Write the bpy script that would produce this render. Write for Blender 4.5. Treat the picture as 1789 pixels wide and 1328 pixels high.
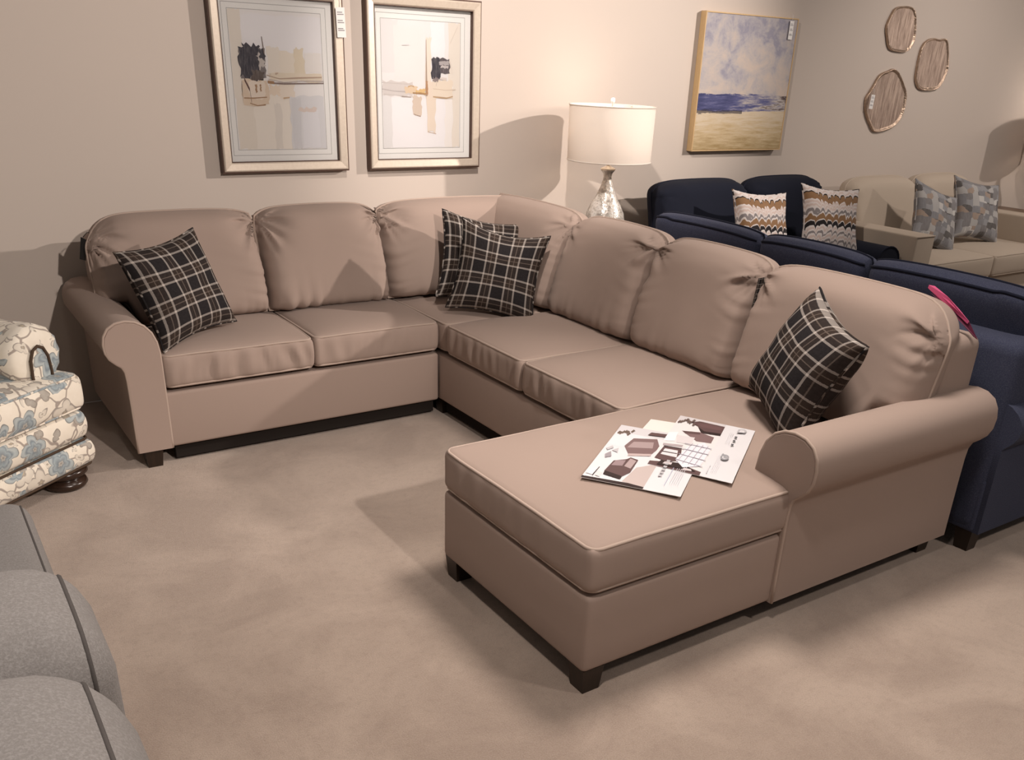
import bpy, math, random
import numpy as np
from mathutils import Vector, Matrix, noise
random.seed(7)
for o in list(bpy.data.objects): bpy.data.objects.remove(o)
S = bpy.context.scene
COL = S.collection
# ------------------------------------------------------------------ camera
FPX, PPX, PPY = 1583.126, 916.03, 865.51
TH, RO, YA = [math.radians(v) for v in (25.4687, 2.446, 34.8814)]
CH = 1.65
Fw = Vector((math.sin(YA)*math.cos(TH), math.cos(YA)*math.cos(TH), -math.sin(TH)))
Rt = Vector((math.cos(YA), -math.sin(YA), 0)); Up = Rt.cross(Fw)
Rr = Rt*math.cos(RO)+Up*math.sin(RO); Uu = -Rt*math.sin(RO)+Up*math.cos(RO)
cam = bpy.data.cameras.new('camera'); camo = bpy.data.objects.new('camera', cam); COL.objects.link(camo)
cam.sensor_fit = 'HORIZONTAL'; cam.sensor_width = 36; cam.lens = FPX*36/1789
cam.shift_x = (894.5-PPX)/1789; cam.shift_y = (PPY-664)/1789
cam.clip_start = .05; cam.clip_end = 100
camo.matrix_world = Matrix(((Rr.x, Uu.x, -Fw.x, 0), (Rr.y, Uu.y, -Fw.y, 0), (Rr.z, Uu.z, -Fw.z, CH), (0, 0, 0, 1)))
S.camera = camo
# ------------------------------------------------------------------ light
W = bpy.data.worlds.new('world'); S.world = W; W.use_nodes = True
W.node_tree.nodes['Background'].inputs[0].default_value = (1, .90, .84, 1)
W.node_tree.nodes['Background'].inputs[1].default_value = .13
def spot(name, loc, aim, watts, ang, blend=.6, rad=.05, col=(1, .885, .805)):
    l = bpy.data.lights.new(name, 'SPOT'); l.energy = watts; l.spot_size = math.radians(ang); l.spot_blend = blend
    l.shadow_soft_size = rad; l.color = col
    o = bpy.data.objects.new(name, l); COL.objects.link(o); o.location = loc
    o.rotation_euler = (Vector(aim)-Vector(loc)).to_track_quat('-Z', 'Y').to_euler()
    return o
spot('track_spot_right', (6.9, 1.35, 3.05), (2.5, 4.7, 1.5), 1050, 62, .9, .05)
spot('track_spot_lamp', (1.95, 2.70, 3.05), (3.5, 4.7, 1.3), 300, 72, .8, .04)
spot('track_spot_chaise', (2.3, 2.05, 3.05), (1.9, 1.6, 0), 280, 110, 1, .32)
spot('track_spot_sofa', (1.55, -1.2, 2.95), (1.1, 4.3, .95), 620, 46, .8, .06)
spot('track_spot_front', (2.9, -.5, 3.1), (2.8, -.3, 0), 165, 120, 1, .12)
spot('track_spot_left', (.55, .9, 3.1), (.3, 1.0, 0), 170, 120, 1, .12)
spot('track_spot_far', (11.6, -.2, 3.05), (8.3, 4.85, 1.3), 420, 46, .9, .05)
spot('track_spot_loveseat', (6.9, 2.6, 3.05), (6.9, 4.6, .9), 150, 110, 1, .08)
S.view_settings.view_transform = 'Standard'; S.view_settings.look = 'None'
S.view_settings.exposure = -.06; S.view_settings.gamma = 1; S.view_settings.use_curve_mapping = False

# ------------------------------------------------------------------ node helper
class N:
    def __init__(s, name):
        s.m = bpy.data.materials.new(name); s.m.use_nodes = True; s.t = s.m.node_tree
        s.b = s.t.nodes['Principled BSDF']; s.out = s.t.nodes['Material Output']
    def n(s, typ, **kw):
        x = s.t.nodes.new(typ)
        for k, v in kw.items(): setattr(x, k, v)
        return x
    def put(s, sock, v):
        if hasattr(v, 'is_output') : s.t.links.new(v, sock)
        elif v is not None:
            if hasattr(sock.default_value, '__len__') and not hasattr(v, '__len__'): v = (v,)*len(sock.default_value)
            if hasattr(sock.default_value, '__len__') and len(sock.default_value) == 4 and len(v) == 3: v = (*v, 1)
            sock.default_value = v
    def ma(s, op, a, b=None, c=None, clamp=False):
        x = s.n('ShaderNodeMath', operation=op); x.use_clamp = clamp
        for i, v in enumerate((a, b, c)):
            if v is not None: s.put(x.inputs[i], v)
        return x.outputs[0]
    def vm(s, op, a, b=None, sc=None):
        x = s.n('ShaderNodeVectorMath', operation=op); s.put(x.inputs[0], a)
        if b is not None: s.put(x.inputs[1], b)
        if sc is not None: s.put(x.inputs['Scale'], sc)
        return x.outputs['Value'] if op in ('LENGTH', 'DOT_PRODUCT', 'DISTANCE') else x.outputs[0]
    def mix(s, f, a, b, bt='MIX'):
        x = s.n('ShaderNodeMix', data_type='RGBA', blend_type=bt)
        s.put(x.inputs[0], f); s.put(x.inputs[6], a); s.put(x.inputs[7], b); return x.outputs[2]
    def tc(s, k='Object'): return s.n('ShaderNodeTexCoord').outputs[k]
    def mp(s, v, scale=(1, 1, 1), loc=(0, 0, 0), rot=(0, 0, 0)):
        x = s.n('ShaderNodeMapping'); s.put(x.inputs[0], v); x.inputs[1].default_value = loc
        x.inputs[2].default_value = rot; x.inputs[3].default_value = scale; return x.outputs[0]
    def noi(s, v, sc, det=3, rough=.5, dist=0, k='Fac'):
        x = s.n('ShaderNodeTexNoise'); s.put(x.inputs['Vector'], v); x.inputs['Scale'].default_value = sc
        x.inputs['Detail'].default_value = det; x.inputs['Roughness'].default_value = rough; x.inputs['Distortion'].default_value = dist
        return x.outputs[k]
    def vor(s, v, sc, feat='F1', metric='EUCLIDEAN', rnd=1, k='Distance'):
        x = s.n('ShaderNodeTexVoronoi', feature=feat)
        if feat != 'DISTANCE_TO_EDGE': x.distance = metric
        s.put(x.inputs['Vector'], v); x.inputs['Scale'].default_value = sc; x.inputs['Randomness'].default_value = rnd
        return x.outputs if k is None else x.outputs[k]
    def ramp(s, f, stops, interp='LINEAR'):
        x = s.n('ShaderNodeValToRGB'); s.put(x.inputs[0], f); r = x.color_ramp; r.interpolation = interp
        while len(r.elements) < len(stops): r.elements.new(.5)
        for e, (p, c) in zip(r.elements, stops): e.position = p; e.color = (*c, 1) if len(c) == 3 else c
        return x.outputs[0]
    def xyz(s, v):
        x = s.n('ShaderNodeSeparateXYZ'); s.put(x.inputs[0], v); return x.outputs
    def comb(s, x_, y_, z_=0):
        x = s.n('ShaderNodeCombineXYZ')
        for i, v in enumerate((x_, y_, z_)): s.put(x.inputs[i], v)
        return x.outputs[0]
    def bump(s, h, st=.3, d=.002):
        x = s.n('ShaderNodeBump'); s.put(x.inputs['Height'], h); x.inputs['Strength'].default_value = st; x.inputs['Distance'].default_value = d
        s.t.links.new(x.outputs[0], s.b.inputs['Normal'])
    def col(s, v): s.put(s.b.inputs['Base Color'], v); return s
    def set(s, rough=.8, spec=.3, metal=0, sheen=0, sheen_tint=None):
        b = s.b.inputs; s.put(b['Roughness'], rough); b['Specular IOR Level'].default_value = spec; b['Metallic'].default_value = metal
        if sheen: b['Sheen Weight'].default_value = sheen; b['Sheen Roughness'].default_value = .5
        return s
M = {}
def plain(k, c, rough=.6, spec=.3, metal=0):
    x = N(k); x.col(c).set(rough, spec, metal); M[k] = x.m; return x.m
def fabric(k, c, fine=700, var=.12, bump=.25, sheen=.25, heather=None):
    x = N(k); v = x.tc('Object')
    f = x.noi(v, fine, 2, .6); g = x.noi(v, 5, 3, .6)
    a = tuple(q*(1-var) for q in c); b = tuple(min(1, q*(1+var)) for q in c)
    cc = x.mix(f, a, b)
    cc = x.mix(x.ma('MULTIPLY', g, .25), cc, tuple(q*.86 for q in c))
    if heather:
        h = x.ramp(x.noi(v, fine*.6, 2, .7), [(.45, (0, 0, 0)), (.66, (1, 1, 1))])
        cc = x.mix(x.ma('MULTIPLY', h, .5), cc, heather)
    x.col(cc).set(.95, .1, 0, sheen*.3); x.bump(f, bump, .0012); M[k] = x.m; return x.m

fabric('taupe', (.36, .276, .234), 900, .07, .18, .2)
fabric('taupe_welt', (.44, .345, .29), 900, .05, .1, .25)  # same fabric as taupe, coloured lighter to imitate edges catching light
fabric('navy', (.040, .046, .080), 600, .35, .4, .12, heather=(.105, .113, .155))
fabric('navy_dark', (.012, .014, .024), 600, .3, .3, .08)
fabric('navy_welt', (.012, .014, .026), 600, .2, .2, .1)
fabric('oatmeal', (.50, .42, .34), 500, .15, .35, .2)
fabric('heather_grey', (.25, .235, .225), 420, .25, .5, .2, heather=(.37, .355, .345))
fabric('grey_welt', (.10, .09, .085), 420, .15, .4, .1)
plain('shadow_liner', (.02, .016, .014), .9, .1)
plain('brown_welt', (.07, .045, .03), .8, .2)
plain('white_metal', (.8, .78, .75), .35, .5)
x = N('bulb_glass'); x.col((.9, .85, .78)).set(.3, .4); x.b.inputs['Emission Color'].default_value = (1, .82, .62, 1); x.b.inputs['Emission Strength'].default_value = 12; M['bulb_glass'] = x.m
plain('tag_white', (.80, .78, .76), .6, .3); plain('tag_ink', (.32, .30, .30), .7, .1)
plain('tag_black', (.02, .018, .018), .5, .3)
plain('tag_pink', (.75, .12, .28), .4, .4); plain('tag_plum', (.12, .02, .05), .5, .3)
plain('frame_side', (.085, .045, .032), .5, .3)
plain('mat_board', (.84, .83, .81), .9, .1); plain('mat_line', (.42, .41, .40), .9, .1)
plain('paper_edge', (.82, .81, .80), .6, .3)
x = N('leg_wood'); v = x.mp(x.tc(), (30, 30, 4))
x.col(x.mix(x.noi(v, 3, 4), (.012, .008, .006), (.035, .020, .012))).set(.4, .4); M['leg_wood'] = x.m
x = N('bun_wood'); v = x.mp(x.tc(), (6, 6, 40))
x.col(x.mix(x.noi(v, 3, 4), (.018, .010, .007), (.05, .026, .017))).set(.25, .5); M['bun_wood'] = x.m
x = N('table_wood'); v = x.mp(x.tc(), (3, 40, 20))
x.col(x.mix(x.noi(v, 3, 4), (.10, .055, .03), (.20, .12, .07))).set(.4, .4); M['table_wood'] = x.m
x = N('gold_wood'); v = x.mp(x.tc(), (40, 40, 6))
x.col(x.mix(x.noi(v, 4, 4, .6), (.50, .33, .16), (.68, .49, .27))).set(.5, .3); M['gold_wood'] = x.m
x = N('champagne_frame'); v = x.tc()
x.col(x.mix(x.noi(v, 60, 4, .7), (.56, .47, .38), (.74, .65, .55))).set(.38, .4, .25); M['champagne_frame'] = x.m
x = N('bronze'); v = x.tc(); s1 = x.noi(x.mp(v, (34, 34, 3), rot=(0, .12, 0)), 1.6, 5, .75); s2 = x.noi(v, 26, 3)
x.col(x.mix(x.ramp(s1, [(.3, (0, 0, 0)), (.7, (1, 1, 1))]), (.16, .10, .075), (.62, .48, .39))).set(x.ma('ADD', .28, x.ma('MULTIPLY', s2, .3)), .5, .45)
x.bump(s1, .6, .006); M['bronze'] = x.m
x = N('bronze_rim'); s1 = x.noi(x.tc(), 45, 3, .7)
x.col(x.mix(s1, (.30, .20, .14), (.72, .56, .44))).set(.28, .6, .85); x.bump(s1, .7, .01); M['bronze_rim'] = x.m
x = N('glass_thin'); tr = x.n('ShaderNodeBsdfTransparent'); gl = x.n('ShaderNodeBsdfGlossy'); gl.inputs['Roughness'].default_value = .03
mx = x.n('ShaderNodeMixShader'); fr = x.n('ShaderNodeFresnel'); fr.inputs[0].default_value = 1.3
x.t.links.new(fr.outputs[0], mx.inputs[0]); x.t.links.new(tr.outputs[0], mx.inputs[1]); x.t.links.new(gl.outputs[0], mx.inputs[2])
x.t.links.new(mx.outputs[0], x.out.inputs[0]); M['glass_thin'] = x.m
x = N('mercury_glass'); v = x.tc(); a = x.noi(v, 16, 4, .65, .6); b = x.vor(v, 60)
f = x.ramp(a, [(.38, (.30, .27, .24)), (.5, (.62, .58, .53)), (.62, (.82, .79, .75))])
x.col(x.mix(x.ramp(b, [(.1, (1, 1, 1)), (.25, (0, 0, 0))]), f, (.35, .3, .26))).set(x.ramp(a, [(.35, (.35, .35, .35)), (.65, (.10, .10, .10))]), .7, .2)
x.bump(x.noi(v, 34, 3, .6), .55, .012); M['mercury_glass'] = x.m
x = N('lamp_linen'); v = x.tc('Object'); f = x.noi(x.mp(v, (200, 200, 900)), 1, 2)
x.col(x.mix(f, (.84, .78, .71), (.90, .85, .79))).set(.9, .1)
x.b.inputs['Transmission Weight'].default_value = 0
x.bump(f, .2, .001)
td = x.n('ShaderNodeBsdfTranslucent'); td.inputs[0].default_value = (.85, .72, .60, 1); mx = x.n('ShaderNodeMixShader'); mx.inputs[0].default_value = .28
x.t.links.new(x.b.outputs[0], mx.inputs[1]); x.t.links.new(td.outputs[0], mx.inputs[2]); x.t.links.new(mx.outputs[0], x.out.inputs[0]); M['lamp_linen'] = x.m
# wall + carpet
x = N('wall_paint'); v = x.tc(); f = x.noi(v, 180, 3, .6); g = x.noi(v, 1.2, 2)
x.col(x.mix(x.ma('MULTIPLY', g, .5), (.585, .512, .455), (.555, .485, .43))).set(.75, .2); x.bump(f, .08, .001); M['wall_paint'] = x.m
x = N('carpet'); v = x.tc(); f = x.noi(v, 260, 3, .8); g = x.noi(v, 2.3, 5, .62, .5); h = x.noi(v, 38, 4, .75)
c = x.mix(x.ramp(g, [(.38, (0, 0, 0)), (.60, (1, 1, 1))]), (.40, .305, .245), (.55, .435, .355))
c = x.mix(x.ramp(f, [(.3, (0, 0, 0)), (.7, (1, 1, 1))]), x.mix(.35, c, (.24, .17, .125)), x.mix(.22, c, (.76, .64, .55)))
c = x.mix(x.ma('MULTIPLY', x.ramp(h, [(.5, (0, 0, 0)), (.75, (1, 1, 1))]), .38), c, (.31, .23, .18))
x.col(c).set(1, .05, 0, .25); x.bump(x.ma('ADD', f, h), .7, .008); M['carpet'] = x.m
# plaid
def plaid():
    x = N('plaid'); u, v, _ = x.xyz(x.tc('UV'))
    fz = x.ma('SUBTRACT', x.noi(x.tc('UV'), 260, 2), .5)
    def st(c, per, off):
        c = x.ma('ADD', x.ma('ADD', c, x.ma('MULTIPLY', fz, .012)), off)
        t = x.ma('FRACT', x.ma('MULTIPLY', c, per))
        k = lambda ce, wd: x.ma('LESS_THAN', x.ma('ABSOLUTE', x.ma('SUBTRACT', t, ce)), wd)
        return x.ma('ADD', k(.25, .036), k(.68, .036), clamp=True), k(.465, .17), k(.465, .016)
    l1, b1, t1 = st(u, 3.5, .03); l2, b2, t2 = st(v, 3.5, .06)
    n = x.noi(x.tc('UV'), 40, 4, .7)
    base = x.mix(n, (.012, .011, .012), (.036, .032, .033))
    band = x.mix(n, (.022, .016, .014), (.062, .046, .038))
    c = x.mix(x.ma('MULTIPLY', x.ma('ADD', b1, b2), .5), base, band)
    c = x.mix(x.ma('MULTIPLY', x.ma('MAXIMUM', t1, t2), .3), c, (.3, .24, .2))
    c = x.mix(x.ma('MULTIPLY', x.ma('ADD', l1, l2), .44, clamp=True), c, (.52, .465, .42))
    x.col(c).set(1, .05, 0, 0); x.bump(x.noi(x.tc('UV'), 300, 2), .3, .001); M['plaid'] = x.m
plaid()
def chevron():
    x = N('wave_print'); uv = x.tc('UV'); u, v, _ = x.xyz(uv)
    n = x.ma('SUBTRACT', x.noi(x.mp(uv, (6, 2, 1)), 1, 2), .5)
    w = x.ma('ABSOLUTE', x.ma('SINE', x.ma('ADD', x.ma('MULTIPLY', u, 22), x.ma('MULTIPLY', n, 9))))
    w = x.ma('POWER', w, .7)
    t = x.ma('SUBTRACT', v, x.ma('MULTIPLY', w, .075)); t = x.ma('ADD', t, x.ma('MULTIPLY', n, .10))
    wh, br, gr, bl, pk = (.56, .51, .49), (.22, .125, .065), (.20, .18, .18), (.018, .015, .016), (.50, .40, .36)
    st = []; p = 0
    for wd, c in [(.05, wh), (.035, gr), (.03, wh), (.04, pk), (.03, wh), (.035, gr), (.03, wh), (.03, pk), (.03, wh), (.07, bl), (.02, wh), (.09, br), (.03, wh), (.05, gr), (.03, wh), (.03, pk), (.025, wh), (.03, pk), (.025, wh), (.10, br), (.02, bl), (.03, wh), (.03, pk), (.06, wh)]:
        st.append((p, c)); p += wd
    x.col(x.ramp(t, st, 'CONSTANT')).set(.9, .15, 0, .1); M['wave_print'] = x.m
chevron()
def patch():
    x = N('patch_print'); uv = x.tc('UV')
    d = x.vm('ADD', uv, x.vm('SCALE', x.noi(uv, 3, 2, k='Color'), sc=.05))
    o = x.vor(x.mp(d, (1, 1.25, 1)), 7.5, 'F1', 'CHEBYCHEV', .7, None)
    r, g, b = x.xyz(o['Color'])
    c = x.ramp(r, [(0, (.06, .052, .052)), (.14, (.16, .15, .155)), (.34, (.24, .24, .255)), (.55, (.38, .365, .355)), (.72, (.17, .17, .185)), (.85, (.52, .50, .48)), (.95, (.30, .22, .17))], 'CONSTANT')
    c = x.mix(x.ma('MULTIPLY', x.noi(x.mp(uv, (40, 9, 1)), 1, 3), .28), c, (.52, .50, .48))
    x.col(c).set(.9, .15, 0, .1); M['patch_print'] = x.m
patch()
def floral():
    x = N('floral_print'); uv = x.tc('UV')
    d = x.vm('ADD', uv, x.vm('SCALE', x.vm('SUBTRACT', x.noi(uv, 9, 2, k='Color'), (.5, .5, .5)), sc=.07))
    cream = x.mix(x.noi(uv, 30, 3), (.74, .67, .56), (.84, .78, .68))
    ln = x.vor(d, 8.5, 'DISTANCE_TO_EDGE', rnd=1)
    c = x.mix(x.ramp(ln, [(.0, (1, 1, 1)), (.02, (1, 1, 1)), (.042, (0, 0, 0))]), cream, (.36, .31, .27))
    def bloom(c, sc, r0, pet, amp, ramp_, dens, off):
        q = x.mp(d, (1, 1, 1), (off, off*.7, 0)); o = x.vor(q, sc, 'F1', rnd=.85, k=None)
        lv = x.vm('SCALE', x.vm('SUBTRACT', q, o['Position']), sc=sc)
        a, b, _ = x.xyz(lv); r = x.vm('LENGTH', x.comb(a, b)); an = x.ma('ARCTAN2', b, a)
        rc, gc, bc = x.xyz(o['Color'])
        lim = x.ma('ADD', r0, x.ma('MULTIPLY', x.ma('ABSOLUTE', x.ma('SINE', x.ma('ADD', x.ma('MULTIPLY', an, pet), x.ma('MULTIPLY', gc, 6)))), amp))
        t = x.ma('DIVIDE', r, lim)
        m = x.ma('MULTIPLY', x.ma('LESS_THAN', t, 1), x.ma('LESS_THAN', rc, dens))
        cl = x.mix(x.ma('GREATER_THAN', bc, .45), x.ramp(t, ramp_[0]), x.ramp(t, ramp_[1]))
        cl = x.mix(x.ma('MULTIPLY', x.noi(uv, 55, 3, .7), .5), cl, (.62, .58, .52))
        return x.mix(m, c, cl)
    blue = [(0, (.10, .09, .08)), (.14, (.42, .40, .36)), (.2, (.10, .15, .19)), (.5, (.24, .33, .38)), (.62, (.10, .16, .21)), (.78, (.38, .45, .47)), (.93, (.30, .36, .38)), (.96, (.12, .14, .15))]
    tan = [(0, (.50, .42, .28)), (.2, (.22, .18, .15)), (.3, (.74, .68, .58)), (.84, (.66, .60, .51)), (.92, (.25, .215, .19))]
    leaf = [(0, (.36, .33, .29)), (.75, (.30, .27, .235)), (.9, (.15, .125, .105))]
    c = bloom(c, 15, .12, 1, .26, (leaf, tan), .55, .37)
    c = bloom(c, 6.2, .26, 2.5, .16, (tan, blue), .8, 0)
    x.col(c).set(.9, .15, 0, .1); M['floral_print'] = x.m
floral()
def print_mat():
    x = N('print_ink'); a = x.n('ShaderNodeVertexColor'); a.layer_name = 'ink'
    v = x.tc(); n = x.noi(x.mp(v, (60, 60, 9)), 2.5, 4, .7)
    g = x.n('ShaderNodeGamma'); x.put(g.inputs[0], a.outputs[0]); g.inputs[1].default_value = .72
    x.col(x.mix(x.ma('MULTIPLY', x.ramp(n, [(.45, (0, 0, 0)), (.7, (1, 1, 1))]), .12), x.mix(1, g.outputs[0], (1.04, 1.03, 1.03), 'MULTIPLY'), (.80, .78, .75))).set(.7, .2); M['print_ink'] = x.m
    x = N('brochure_ink'); a = x.n('ShaderNodeVertexColor'); a.layer_name = 'ink'
    x.col(a.outputs[0]).set(.45, .3); M['brochure_ink'] = x.m
print_mat()
def seascape():
    x = N('seascape_paint'); uv = x.tc('UV'); u, v, _ = x.xyz(uv)
    n1 = x.noi(x.mp(uv, (1, 1.2, 1)), 4.5, 5, .62, .8); n2 = x.noi(uv, 14, 4, .7, .4); n3 = x.noi(x.mp(uv, (3, 26, 1)), 1.5, 4, .7)
    k = x.ma('ADD', x.ma('MULTIPLY', n1, .7), x.ma('MULTIPLY', n2, .3))
    k = x.ma('ADD', k, x.ma('MULTIPLY', x.ma('SUBTRACT', v, .72), .22))
    sky = x.ramp(k, [(.34, (.54, .45, .39)), (.46, (.46, .41, .39)), (.54, (.38, .355, .38)), (.62, (.27, .26, .32)), (.72, (.32, .30, .36))])
    t = x.ma('ADD', v, x.ma('MULTIPLY', x.ma('SUBTRACT', n3, .5), .06))
    sea = x.ramp(x.ma('ADD', x.ma('MULTIPLY', n3, .9), x.ma('MULTIPLY', x.ma('SUBTRACT', u, .4), .35)), [(.30, (.04, .045, .13)), (.46, (.09, .095, .22)), (.56, (.26, .245, .31)), (.63, (.50, .45, .42)), (.70, (.10, .07, .07)), (.78, (.03, .02, .022))])
    sand = x.ramp(x.ma('ADD', x.ma('MULTIPLY', n3, .6), x.ma('MULTIPLY', v, .9)), [(.25, (.33, .23, .10)), (.42, (.52, .40, .24)), (.55, (.60, .50, .37))])
    c = x.mix(x.ma('GREATER_THAN', t, .30), sand, sea)
    c = x.mix(x.ma('GREATER_THAN', t, .425), c, sky)
    dk = x.ma('MULTIPLY', x.ma('LESS_THAN', x.ma('ABSOLUTE', x.ma('SUBTRACT', t, .295)), .012), x.ma('LESS_THAN', u, .5))
    c = x.mix(x.ma('MULTIPLY', dk, .8), c, (.03, .025, .04))
    x.col(c).set(.6, .25); x.bump(n2, .3, .003); M['seascape_paint'] = x.m
seascape()

# ------------------------------------------------------------------ mesh helpers
def obj(name, vf, mat, parent=None, smooth=True, uv=None, auto=None):
    vs, fs = vf
    me = bpy.data.meshes.new(name); me.from_pydata([tuple(p) for p in vs], [], fs)
    if smooth: me.polygons.foreach_set('use_smooth', [True]*len(me.polygons))
    if auto is not None:
        me.set_sharp_from_angle(angle=math.radians(auto))
    if uv is not None:
        l = me.uv_layers.new(name='UVMap'); li = np.empty(len(me.loops), dtype=np.int32); me.loops.foreach_get('vertex_index', li)
        l.data.foreach_set('uv', np.asarray(uv, dtype=np.float32)[li].ravel())
    me.materials.append(M[mat] if isinstance(mat, str) else mat)
    me.validate(); me.update()
    o = bpy.data.objects.new(name, me); COL.objects.link(o)
    if parent is not None: o.parent = parent
    return o
def tag(o, label, cat, group=None):
    o['label'] = label; o['category'] = cat
    if group: o['group'] = group
    return o
def thing(name, label, cat, loc=(0, 0, 0), rz=0, group=None):
    o = bpy.data.objects.new(name, None); COL.objects.link(o); o.location = loc; o.rotation_euler = (0, 0, rz); o.empty_display_size = .05
    return tag(o, label, cat, group)
def struct(o): o['kind'] = 'structure'; return o
def merge(*vfs):
    V = []; Fc = []
    for vs, fs in vfs:
        k = len(V); V += [tuple(p) for p in vs]; Fc += [tuple(i+k for i in f) for f in fs]
    return V, Fc
def axis_ticks(h, r, k, m):
    c = [-h + r*(1-math.cos(math.pi/2*i/k))*1.0 for i in range(k)] if r > 0 else []
    inner = h-r
    mid = [-inner + 2*inner*i/m for i in range(m+1)]
    return c + mid + [-t for t in reversed(c)]
def rbox(lo, hi, r=.01, k=3, m=(1, 1, 1), fn=None):
    lo = np.array(lo, float); hi = np.array(hi, float); c = (lo+hi)/2; h = (hi-lo)/2; r = min(r, *(h*.999))
    if isinstance(m, int): m = (m,)*3
    T = [axis_ticks(h[i], r, k, m[i]) for i in range(3)]
    idx = {}; V = []; Fc = []
    def vid(p):
        key = (round(p[0], 6), round(p[1], 6), round(p[2], 6))
        if key not in idx:
            q = np.array(p); inn = np.clip(q, -(h-r), h-r); d = q-inn; L = np.linalg.norm(d)
            if L > 0: q = inn + d/L*r
            q = q+c
            if fn: q = fn(q, lo, hi)
            idx[key] = len(V); V.append(tuple(q))
        return idx[key]
    for ax in range(3):
        a, b = [i for i in range(3) if i != ax]
        for s in (-1, 1):
            for i in range(len(T[a])-1):
                for j in range(len(T[b])-1):
                    q = []
                    for (ii, jj) in ((i, j), (i+1, j), (i+1, j+1), (i, j+1)):
                        p = [0, 0, 0]; p[ax] = s*h[ax]; p[a] = T[a][ii]; p[b] = T[b][jj]; q.append(vid(p))
                    flip = (s > 0) ^ (ax == 1)
                    q = q if flip else q[::-1]
                    if len(set(q)) > 2: Fc.append(tuple(dict.fromkeys(q)))
    return V, Fc
def tube(pts, rad, closed=False, seg=6):
    P = [Vector(p) for p in pts]; n = len(P); V = []; Fc = []
    up = None
    for i in range(n):
        if closed: t = P[(i+1) % n]-P[i-1]
        else: t = P[min(i+1, n-1)]-P[max(i-1, 0)]
        t.normalize()
        if up is None: up = t.orthogonal().normalized()
        up = (up - t*up.dot(t)); up = up.normalized() if up.length > 1e-6 else t.orthogonal().normalized()
        s = t.cross(up); rr = rad[i] if hasattr(rad, '__len__') else rad
        for k in range(seg):
            a = 2*math.pi*k/seg; V.append(P[i]+(up*math.cos(a)+s*math.sin(a))*rr)
    m = n if closed else n-1
    for i in range(m):
        for k in range(seg):
            a, b = i*seg+k, i*seg+(k+1) % seg; c, d = ((i+1) % n)*seg+k, ((i+1) % n)*seg+(k+1) % seg
            Fc.append((a, b, d, c))
    if not closed:
        Fc.append(tuple(range(seg))[::-1]); Fc.append(tuple((n-1)*seg+k for k in range(seg)))
    return V, Fc
def lathe(prof, seg=32, cx=0, cy=0, cap=True):
    V = []; Fc = []
    for r, z in prof:
        for k in range(seg):
            a = 2*math.pi*k/seg; V.append((cx+r*math.cos(a), cy+r*math.sin(a), z))
    for i in range(len(prof)-1):
        for k in range(seg):
            Fc.append((i*seg+k, i*seg+(k+1) % seg, (i+1)*seg+(k+1) % seg, (i+1)*seg+k))
    if cap:
        Fc.append(tuple(range(seg))[::-1]); Fc.append(tuple((len(prof)-1)*seg+k for k in range(seg)))
    return V, Fc
def extrude(prof, f, ts):
    """prof: closed 2D loop; f(p, t) -> xyz"""
    n = len(prof); V = []; Fc = []
    for t in ts:
        for p in prof: V.append(f(p, t))
    for i in range(len(ts)-1):
        for k in range(n): Fc.append((i*n+k, i*n+(k+1) % n, (i+1)*n+(k+1) % n, (i+1)*n+k))
    Fc.append(tuple(range(n))[::-1]); Fc.append(tuple((len(ts)-1)*n+k for k in range(n)))
    return V, Fc
def fix(o):
    import bmesh
    bm = bmesh.new(); bm.from_mesh(o.data); bmesh.ops.recalc_face_normals(bm, faces=bm.faces); bm.to_mesh(o.data); bm.free(); return o
def ticks(n):  # -1..1 denser at the ends
    return [math.sin(math.pi/2*(2*i/n-1)) for i in range(n+1)]
def lens(fn, na, nb):
    """closed surface from fn(a,b,side); side=+1 front, -1 back; returns verts, faces, uv"""
    A = ticks(na); B = ticks(nb); V = []; UV = []; idf = {}; idb = {}
    for i, a in enumerate(A):
        for j, b in enumerate(B):
            edge = i in (0, na) or j in (0, nb)
            idf[i, j] = len(V); V.append(tuple(fn(a, b, 0 if edge else 1))); UV.append(((a+1)/2, (b+1)/2))
            if edge: idb[i, j] = idf[i, j]
            else:
                idb[i, j] = len(V); V.append(tuple(fn(a, b, -1))); UV.append(((a+1)/2, (b+1)/2))
    Fc = []
    for i in range(na):
        for j in range(nb):
            Fc.append((idf[i, j], idf[i+1, j], idf[i+1, j+1], idf[i, j+1]))
            q = (idb[i, j], idb[i, j+1], idb[i+1, j+1], idb[i+1, j])
            Fc.append(q)
    return V, Fc, UV
def nz(*p): return noise.noise(Vector(p))
def ridge(v): return (1-abs(v)*2)
def smooth01(t): t = max(0., min(1., t)); return t*t*(3-2*t)
def roundrect(x0, x1, y0, y1, r, z, n=5, sub=10):
    P = []
    for cx, cy, a0 in ((x1-r, y1-r, 0), (x0+r, y1-r, 90), (x0+r, y0+r, 180), (x1-r, y0+r, 270)):
        for i in range(n+1):
            a = math.radians(a0+90*i/n); P.append((cx+r*math.cos(a), cy+r*math.sin(a), z))
    out = []
    for i in range(len(P)):
        a = Vector(P[i]); b = Vector(P[(i+1) % len(P)]); k = sub if (b-a).length > r*1.5 else 1
        for j in range(k): out.append(a.lerp(b, j/k))
    return out
def boxuv(o, sc=1.0, off=(0, 0)):
    me = o.data; l = me.uv_layers.get('UVMap') or me.uv_layers.new(name='UVMap')
    for p in me.polygons:
        n = p.normal; ax = max(range(3), key=lambda i: abs(n[i]))
        for li in p.loop_indices:
            c = me.vertices[me.loops[li].vertex_index].co
            uv = ((c.y, c.z), (c.x, c.z), (c.x, c.y))[ax]
            l.data[li].uv = (uv[0]*sc+off[0]+ax*.37, uv[1]*sc+off[1]+ax*.21)
    return o
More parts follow.
